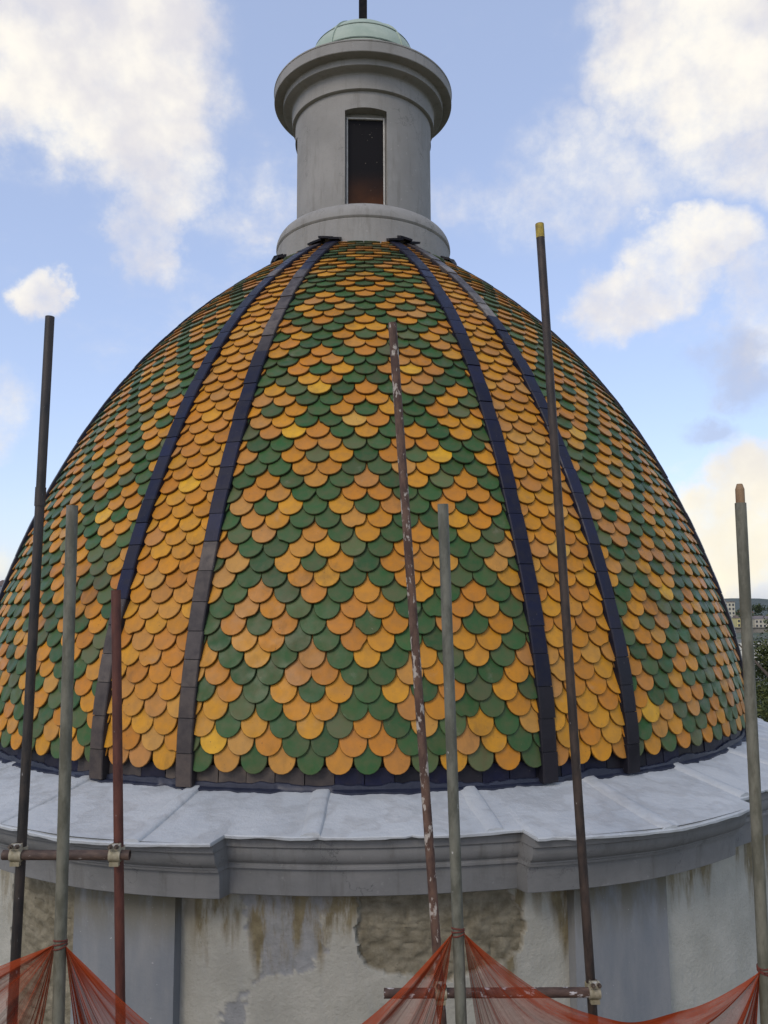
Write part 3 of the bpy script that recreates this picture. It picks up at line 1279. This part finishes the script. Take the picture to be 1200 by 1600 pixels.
def add_part(name, mb, mat, e):
    o = mb.build(name, mat, None, smooth=40)
    o.parent = e
    return o


def splice(e, L, r):
    mb = MB()
    z = L - .99
    mb.tube((0, 0, z - .05), (0, 0, z + .05), r + .0035, r + .0035, 20, inner=r - .001)
    add_part('joint_sleeve', mb, M['t_black'], e)


def spig(e, L, r):
    mb = MB()
    mb.tube((0, 0, L - .12), (0, 0, L + .062), .0195, .0195, 16)
    mb.tube((0, 0, L + .062), (0, 0, L + .086), .0195, .012, 16)
    add_part('spigot', mb, M['spigot'], e)


def yellow_cap(e, L, r):
    mb = MB()
    mb.tube((0, 0, L - .085), (0, 0, L - .0015), r + .0008, r + .0008, 20, inner=r - .0005)
    add_part('yellow_paint_band', mb, tube_material('flaking_yellow_paint', (.42, .30, .03), (.12, .085, .02), .02, (.05, .04, .03), .6), e)


PX = {'p1': (78, 495, 22, 1540, 4.30), 'p2': (113, 790, 92, 1560, 3.50), 'p3': (181, 922, 188, 1560, 4.30), 'p4': (613, 505, 688, 1560, 4.40),
      'p5': (692, 788, 720, 1580, 3.60), 'p6': (843, 350, 926, 1580, 4.42), 'p7': (1157, 786, 1196, 1560, 3.55)}
poles = {}
poles['p1'] = pole('scaffold_pole', PX['p1'], 'black scaffold tube with a sleeve joint, tallest beside the rust red tube', M['t_black'], extra=splice)
poles['p2'] = pole('scaffold_pole', PX['p2'], 'grey green galvanised tube between the black and the rust red scaffold tubes', M['t_galv'])
poles['p3'] = pole('scaffold_pole', PX['p3'], 'short rust red scaffold tube', M['t_red'])
poles['p4'] = pole('scaffold_pole', PX['p4'], 'leaning rusty tube with plaster splashes in front of the middle of the dome', M['t_rust'])
poles['p5'] = pole('scaffold_pole', PX['p5'], 'grey green tube with white paint splashes holding the peak of the orange net', M['t_galv2'])
poles['p6'] = pole('scaffold_pole', PX['p6'], 'very tall dark brown scaffold tube with flaking yellow paint at its top', M['t_yellow'], extra=yellow_cap)
poles['p7'] = pole('scaffold_pole', PX['p7'], 'galvanised scaffold tube with a thin rusty spigot in its top end', M['t_galv'], extra=spig)


def pt_at_z(k, z):
    f, t, _ = poles[k]
    q = (z - f.z) / (t.z - f.z)
    return f + (t - f) * q


def coupler(P, Q, ldir, label):
    """P: point on the pole axis, Q: matching point on the ledger axis"""
    e = empty('scaffold_coupler', (P + Q) / 2)
    tag(e, label, 'scaffold clamp', 'right angle scaffold clamps')
    ld = ldir.normalized()
    up = Vector((0, 0, 1))
    out = ld.cross(up)
    if out.y > 0:
        out = -out
    Mx = np.array([ld, out, up]).T
    from mathutils import Matrix
    Rm = Matrix(Mx.tolist())

    def part(name, mb, mat):
        o = mb.build(name, mat, None, smooth=40)
        o.parent = e
        o.matrix_local = Rm.to_4x4()
        return o
    half = (Q - P).length / 2
    # pole jaw: shell round the vertical tube
    def shell_arc(axis, centre, r0, r1, length, a0, a1, n=14):
        mb = MB()
        secs_ = []
        for i in range(n + 1):
            a = a0 + (a1 - a0) * i / n
            u, v = math.cos(a), math.sin(a)
            pts = []
            for (r, l) in ((r0, -length / 2), (r1, -length / 2), (r1, length / 2), (r0, length / 2)):
                if axis == 'z':
                    p = Vector((r * u, r * v, l))
                else:
                    p = Vector((l, r * v, r * u))
                pts.append(p + centre)
            secs_.append(pts)
        m = 4
        vs = [p for s in secs_ for p in s]
        fs = []
        for k in range(n):
            for i in range(4):
                j = (i + 1) % 4
                fs.append((k * m + i, k * m + j, (k + 1) * m + j, (k + 1) * m + i))
        fs += [(3, 2, 1, 0), (n * m, n * m + 1, n * m + 2, n * m + 3)]
        mb.add(vs, fs)
        return mb
    cp_, cl_ = Vector((0, -half, 0)), Vector((0, half, 0))
    part('pole_jaw', shell_arc('z', cp_, TUBE - .001, TUBE + .007, .052, -math.pi * .95, math.pi * .95), M['clamp'])
    part('ledger_jaw', shell_arc('x', cl_, TUBE - .001, TUBE + .007, .058, -math.pi * .95, math.pi * .95), M['clamp'])
    mb = MB()
    mb.box((0, 0, 0), (.050, half * 1.2, .050))
    part('saddle', mb, M['clamp'])
    mb = MB()
    mb.box((0, half + .012, TUBE + .018), (.052, .030, .026))
    part('hinge_lug', mb, M['clamp'])
    mb = MB()
    mb.box((0, half + .012, -TUBE - .014), (.046, .026, .020))
    part('hinge_lug', mb, M['clamp'])
    for sx in (-1, 1):
        mb = MB()
        mb.tube((sx * .016, half - .02, TUBE + .026), (sx * .016, half + .058, TUBE + .026), .0055, None, 8)
        mb.tube((sx * .016, half + .034, TUBE + .026), (sx * .016, half + .046, TUBE + .026), .0115, None, 6)
        part('bolt', mb, M['bolt'])
    return e


def ledger(name, x0, y0, x1, y1, kp, kq, mat, label):
    """a horizontal tube clamped on the camera side of two poles"""
    def hit(k, x, y):
        # row y on the plane of the pole's depth
        f, t, _ = poles[k]
        depth = None
        P = None
        z = -1.0
        for _i in range(12):
            P = pt_at_z(k, z)
            dd = P.y + CD
            xx = x
            z = at(600 + 0, y, dd).z if False else (CH + (dd) * ray(x, y).z / ray(x, y).y)
        return pt_at_z(k, z)
    A, B = hit(kp, PX[kp][2], y0), hit(kq, PX[kq][2], y1)
    off = Vector((0, -(2 * TUBE + .004), 0))
    d = (B - A).normalized()
    A2, B2 = A + off, B + off
    def along(x, y, base):
        r = ray(x, y)
        # param of ledger line where it meets the pixel column
        lo, hi = -1.5, 3.0
        f = lambda q: ((base + d * q).x) - ((base + d * q).y + CD) * r.x / r.y
        for _i in range(50):
            mid = (lo + hi) / 2
            if f(lo) * f(mid) <= 0:
                hi = mid
            else:
                lo = mid
        return base + d * lo
    S, Eo = along(x0, y0, A2), along(x1, y1, A2)
    e = empty(name, S)
    tag(e, label, 'scaffold tube', 'ledger tubes of the scaffold')
    mb = MB()
    mb.tube((0, 0, 0), (0, 0, (Eo - S).length), TUBE, TUBE, 20, inner=TUBE - .0036)
    o = mb.build('tube', mat, None, smooth=40)
    o.parent = e
    e.rotation_mode = 'QUATERNION'
    e.rotation_quaternion = (Eo - S).normalized().to_track_quat('Z', 'Y')
    return A, B, A2, B2, d


A, B, A2, B2, d = ledger('scaffold_ledger', 5, 1331, 203, 1331, 'p1', 'p3', M['t_brown'], 'brown horizontal tube clamped across the black and rust red scaffold tubes')
coupler(A, A2, d, 'steel clamp joining the brown ledger to the black scaffold tube')
coupler(B, B2, d, 'cement crusted clamp joining the brown ledger to the rust red tube')
A, B, A2, B2, d = ledger('scaffold_ledger', 600, 1544, 934, 1543, 'p4', 'p6', M['t_white'], 'horizontal tube crusted with white plaster, low behind the orange net')
coupler(A, A2, d, 'cement crusted clamp holding the plaster crusted ledger to the leaning rusty tube')
coupler(B, B2, d, 'pale crusted clamp holding the plaster crusted ledger to the very tall dark tube')


# ------------------------------------------------------------------ debris netting
def net_material():
    m = bpy.data.materials.new('orange_debris_net')
    m.use_nodes = True
    t = NT(m.node_tree)
    t.n.clear()
    out = t.new('ShaderNodeOutputMaterial')
    uv = t.new('ShaderNodeUVMap')
    cov = t.new('ShaderNodeAttribute', attribute_name='gather')
    st = t.noise(t.mapping(uv.outputs[0], (2.6, 22, 1)), 1.0, 6, .62)
    st2 = t.noise(t.mapping(uv.outputs[0], (6, 190, 1)), 1.0, 3, .6)
    fac = t.math('ADD', t.math('MULTIPLY', cov.outputs['Fac'], 1.0), t.ramp(st, .38, .68, -.12, .42))
    fac = t.math('ADD', fac, t.ramp(st2, .45, .75, -.03, .10), True)
    d = t.new('ShaderNodeBsdfDiffuse')
    tr = t.new('ShaderNodeBsdfTranslucent')
    c = t.mix(t.ramp(st, .3, .7), (.40, .068, .020), (.24, .038, .014))
    t.link(c, d.inputs[0])
    t.link(c, tr.inputs[0])
    mx = t.new('ShaderNodeMixShader')
    mx.inputs[0].default_value = .35
    t.link(d.outputs[0], mx.inputs[1])
    t.link(tr.outputs[0], mx.inputs[2])
    tp = t.new('ShaderNodeBsdfTransparent')
    m2 = t.new('ShaderNodeMixShader')
    t.link(fac, m2.inputs[0])
    t.link(tp.outputs[0], m2.inputs[1])
    t.link(mx.outputs[0], m2.inputs[2])
    t.link(m2.outputs[0], out.inputs[0])
    return m


M['net'] = net_material()


def net(A, B, sag0, ex0, drop, label, seed, amp=.050, nu=120, nv=70, dens=.36):
    """sheet hung between two ties; its folds fan out from the ties"""
    vs, uv, ga = [], [], []
    A, B = Vector(A), Vector(B)
    side = (B - A).cross(Vector((0, 0, 1))).normalized()
    if side.y > 0:
        side = -side
    for i in range(nu + 1):
        u = i / nu
        u = u * u * (3 - 2 * u) * .5 + u * .5
        for j in range(nv + 1):
            v = j / nv
            ex = ex0 + (3.4 - ex0) * v ** .7
            sh = 1 - abs(2 * u - 1) ** ex
            sag = sag0 + drop * v
            fold = fbm((v * 9 + seed, u * .8, seed), 1.0, 3)
            spread = min(1, sh * 1.4)
            p = A.lerp(B, u)
            p = p + Vector((0, 0, -sag * sh))
            p += side * (amp * fold * spread * 1.6 + amp * .8 * math.sin(v * 38 + 3 * fbm((u * 2, v * 2, seed), 1, 2)) * spread - .012 * v)
            p += (B - A).normalized() * (amp * .5 * fbm((v * 14, u * 2, seed + 9), 1.0, 2) * spread)
            vs.append(p)
            uv.append((u, v))
            ga.append(min(.95, dens + .75 * max(0, 1 - sh / .42) ** 1.6 * (.55 + .45 * (v < .25)) + .45 * math.exp(-v / .10) + .22 * max(0, fbm((u * 5, v * 6, seed), 1, 3))))
    fs = []
    W = nv + 1
    for i in range(nu):
        for j in range(nv):
            k = i * W + j
            fs.append((k, k + 1, k + W + 1, k + W))
    mb = MB()
    mb.add(vs, fs)
    mb.uv = uv
    o = mb.build('safety_net', M['net'], None, smooth=60, attrs={'gather': ga})
    tag(o, label, 'safety net', 'orange debris nets tied to the scaffold')
    return o


def tie(k, y, dx=0.0):
    f, t, _ = poles[k]
    z = -.3
    for _i in range(20):
        P = pt_at_z(k, z)
        z = CH + (P.y + CD) * ray(PX[k][2], y).z / ray(PX[k][2], y).y
    P = pt_at_z(k, z)
    return P + Vector((dx, -.012, 0))


px_m = 3.55 / CF
TA, TB, TC = tie('p2', 1474), tie('p5', 1455), tie('p7', 1514)
nets = []
M['cord'] = plain('dull_red_cord', (.10, .022, .012), (.16, .035, .018), 40, .8)
nets.append(net(TA + Vector((-.02, 0, 0)), at(-330, 1625, 3.5), .015, 1.6, 1.25, 'orange net spread from the grey green tube across the foot of the black tube', 2.0))
nets.append(net(TA + Vector((.02, 0, 0)), TB + Vector((-.022, 0, 0)), 210 * px_m, 1.3, 1.1, 'orange net sagging low between the rust red tube and the net peak', 5.0))
nets.append(net(TB + Vector((.022, 0, 0)), TC + Vector((-.018, 0, 0)), 92 * px_m, 2.0, 1.25, 'wide orange net swag from its peak to the tube with a spigot', 8.0))


for k, T_, n_, lab in (('p2', TA, nets[0], 1), ('p5', TB, nets[2], 2), ('p7', TC, nets[2], 3)):
    f, tp_, _ = poles[k]
    ax = (tp_ - f).normalized()
    for q in range(3):
        mb = MB()
        c = T_ + Vector((0, .012, 0)) + ax * (.012 * q - .012)
        qq_ = ax.to_track_quat('Z', 'Y')
        pts = []
        for i in range(15):
            a = 2 * math.pi * i / 14
            pts.append(c + qq_ @ Vector((math.cos(a) * (TUBE + .002), math.sin(a) * (TUBE + .002), .006 * math.sin(a + q))))
        for i in range(14):
            mb.tube(pts[i], pts[i + 1], .0032, .0032, 6)
        mb.build('tie_cord', M['cord'], n_, smooth=60)

# ------------------------------------------------------------------ far setting
def ground_mat():
    m, t, b, oc = base_mat('town_ground')
    n1 = t.noise(oc, .03, 6, .6)
    t.link(t.mix(t.ramp(n1, .4, .6), (.055, .075, .035), (.13, .125, .10)), b.inputs['Base Color'])
    b.inputs['Roughness'].default_value = .95
    return m


mb = MB()
mb.add([(-4000, -1500, GZ), (4000, -1500, GZ), (4000, 4000, GZ), (-4000, 4000, GZ)], [(0, 1, 2, 3)])
g = mb.build('ground', ground_mat())
g['kind'] = 'structure'
m, t, b, oc = base_mat('river_water')
b.inputs['Base Color'].default_value = (.10, .12, .12, 1)
b.inputs['Roughness'].default_value = .18
bump(t, b, t.noise(oc, .35, 4, .6), .15, .3)
mb = MB()
mb.add([(-1500, 262, GZ + .15), (2500, 262, GZ + .15), (2500, 405, GZ + .15), (-1500, 405, GZ + .15)], [(0, 1, 2, 3)])
rv = mb.build('river', m)
rv['kind'] = 'structure'


def far_hill(name, y0, y1, base_h, seed, mat):
    mb = MB()
    nx, ny = 160, 10
    vs, fs = [], []
    for j in range(ny + 1):
        q = j / ny
        for i in range(nx + 1):
            x = -2400 + 4800 * i / nx
            h = math.sin(math.pi * min(1, q * 1.0)) * (base_h + 9 * fbm((x * .004, seed, 0), 1, 4) + 4 * fbm((x * .03, q * 3, seed), 1, 3))
            vs.append((x, y0 + (y1 - y0) * q, GZ - 2 + max(0, h)))
    for j in range(ny):
        for i in range(nx):
            k = j * (nx + 1) + i
            fs.append((k, k + 1, k + nx + 2, k + nx + 1))
    mb.add(vs, fs)
    o = mb.build(name, mat, smooth=80)
    o['kind'] = 'structure'


far_hill('hills', 1100, 2300, 24, 3.3, plain('far_woods', (.050, .068, .055), (.085, .10, .085), .02, .95))

# embankment across the river
mb = MB()
mb.box((650, 547, GZ + 1.6), (1500, 8, 3.6))
mb.box((650, 542.6, GZ + 3.5), (1500, 1.2, .5))
emb = mb.build('river_embankment', plain('embankment_stone', (.17, .155, .13), (.25, .23, .19), .2, .9))
emb['kind'] = 'structure'

WIN = plain('far_window', (.035, .04, .045), (.06, .065, .07), 1, .3)


def house(px, wall, label, roof_col=(.16, .13, .11), floors=3, cols=4, flat=True, depth_len=12):
    x0, x1, ytop, dist = px
    L, Rr = at(x0, 960, dist), at(x1, 960, dist)
    top = at((x0 + x1) / 2, ytop, dist).z
    w = Rr.x - L.x
    c = (L.x + Rr.x) / 2
    e = empty('house', (c, dist - CD, GZ))
    tag(e, label, 'building')
    hgt = top - GZ
    wm = plain('house_wall', tuple(k * .9 for k in wall), wall, .3, .9)
    mb = MB()
    mb.box((c, dist - CD + depth_len / 2, GZ + hgt / 2), (w, depth_len, hgt))
    mb.build('wall', wm, e)
    mb = MB()
    rm = plain('house_roof', roof_col, tuple(k * 1.25 for k in roof_col), .5, .9)
    y = dist - CD + depth_len / 2
    if flat:
        mb.box((c, y, top + .25), (w + .6, depth_len + .6, .5))
        mb.box((c - w * .15, y, top + 1.2), (w * .35, depth_len * .4, 1.5))
    else:
        z0, z1 = top, top + 2.2
        xa, xb, ya, yb = c - w / 2 - .4, c + w / 2 + .4, y - depth_len / 2 - .4, y + depth_len / 2 + .4
        mb.add([(xa, ya, z0), (xb, ya, z0), (xb, yb, z0), (xa, yb, z0), (xa + w * .2, y, z1), (xb - w * .2, y, z1)],
               [(0, 1, 5, 4), (1, 2, 5), (2, 3, 4, 5), (3, 0, 4), (3, 2, 1, 0)])
    mb.build('roof', rm, e)
    for f in range(floors):
        for k in range(cols):
            mb = MB()
            zc = top - 1.9 - f * 3.1
            xc = c - w / 2 + w * (k + .5) / cols
            mb.box((xc, dist - CD - .02, zc), (min(1.5, w / cols * .5), .16, 1.7))
            mb.build('window', WIN, e)
    return e


house((1127, 1149, 941, 600), (.50, .47, .36), 'tall cream apartment block beyond the river beside the dome edge', floors=4, cols=4)
house((1151, 1163, 966, 575), (.55, .48, .22), 'small yellow house beyond the river', floors=2, cols=2)
house((1163, 1178, 957, 640), (.36, .34, .31), 'grey house behind the galvanised tube beyond the river', floors=2, cols=3, flat=False, roof_col=(.17, .09, .06))
house((1179, 1215, 967, 580), (.50, .46, .36), 'long cream house with low roof beyond the river', floors=3, cols=6, flat=False, roof_col=(.14, .12, .11))
house((-14, 12, 915, 300), (.24, .24, .26), 'grey house with brown hipped roof showing past the dome edge', floors=4, cols=4, flat=False, roof_col=(.12, .085, .07))


def leaf_mat(name, c1, c2):
    m, t, b, oc = base_mat(name)
    info = t.new('ShaderNodeAttribute', attribute_name='leafv')
    n1 = t.noise(oc, .35, 4, .6)
    k = t.math('MULTIPLY', t.math('ADD', info.outputs['Fac'], n1), .5)
    t.link(t.mix(t.ramp(k, .25, .75), c1, c2), b.inputs['Base Color'])
    b.inputs['Roughness'].default_value = .6
    b.inputs['Specular IOR Level'].default_value = .25
    return m


M['leaf'] = leaf_mat('leaf_green', (.024, .040, .010), (.085, .095, .022))
M['leaf2'] = leaf_mat('leaf_dark', (.022, .036, .015), (.060, .080, .030))
M['bark'] = plain('bark', (.05, .04, .03), (.10, .08, .06), 3, .9)


def tree(base, h, rad, label, seed, nleaf, leaf, mat, group=None):
    rs = random.Random(seed)
    e = empty('tree', base)
    tag(e, label, 'tree', group)
    base = Vector(base)
    mb = MB()
    mb.tube(base, base + Vector((0, 0, h * .55)), h * .022, h * .012, 8)
    for k in range(7):
        a = rs.random() * 6.28
        z = h * (.32 + .06 * k)
        mb.tube(base + Vector((0, 0, z)), base + Vector((math.cos(a) * rad * .7, math.sin(a) * rad * .7, z + h * .2)), h * .010, h * .003, 6)
    mb.build('trunk', M['bark'], e, smooth=60)
    clumps = []
    for k in range(26):
        a = rs.random() * 6.28
        q = rs.random() ** .6
        z = h * (.36 + .58 * rs.random())
        lim = math.sin(math.pi * min(1, max(.08, (z / h - .22) / .86))) ** .6
        clumps.append((base + Vector((math.cos(a) * rad * q * lim, math.sin(a) * rad * q * lim, z)), rad * rs.uniform(.24, .42)))
    vs, fs, lv = [], [], []
    for k in range(nleaf):
        c, cr = rs.choice(clumps)
        d = Vector((rs.gauss(0, 1), rs.gauss(0, 1), rs.gauss(0, .8))).normalized() * cr * rs.random() ** .4
        p = c + d
        n_ = (d.normalized() + Vector((rs.gauss(0, .5), rs.gauss(0, .5), .5 + rs.gauss(0, .4)))).normalized()
        u = n_.orthogonal().normalized()
        v = n_.cross(u)
        ang = rs.random() * 6.28
        u, v = u * math.cos(ang) + v * math.sin(ang), v * math.cos(ang) - u * math.sin(ang)
        s = leaf * rs.uniform(.6, 1.3)
        b_ = len(vs)
        vs += [p - u * s, p - v * s * .45, p + u * s, p + v * s * .45]
        fs.append((b_, b_ + 1, b_ + 2, b_ + 3))
        lv += [rs.random()] * 4
    mb = MB()
    mb.add(vs, fs)
    mb.build('crown', mat, e, attrs={'leafv': lv})
    return e


p = at(1215, 1000, 72)
tree((p.x + .4, p.y, GZ), 21.2, 5.2, 'leafy yellow green tree just past the galvanised tube and the dome', 4, 26000, .15, M['leaf'])
p = at(1262, 1030, 88)
tree((p.x, p.y, GZ), 17.5, 5.5, 'dark green tree behind the leafy yellow green tree', 9, 14000, .19, M['leaf2'])
rs = random.Random(12)
for k in range(14):
    x = rs.uniform(1135, 1208)
    dist = rs.uniform(625, 1000)
    q = at(x, 960, dist)
    tree((q.x, q.y, GZ + (6 if dist > 800 else 0)), rs.uniform(10, 15), rs.uniform(5, 8), 'small distant tree among the houses beyond the river', 40 + k, 420, 1.1, M['leaf2'], 'distant trees beyond the river')
for k in range(4):
    x = rs.uniform(-14, 12)
    dist = rs.uniform(330, 600)
    q = at(x, 960, dist)
    tree((q.x, q.y, GZ), rs.uniform(12, 17), rs.uniform(5, 8), 'distant tree by the grey houses past the dome', 80 + k, 420, 1.0, M['leaf2'], 'distant trees by the grey houses')
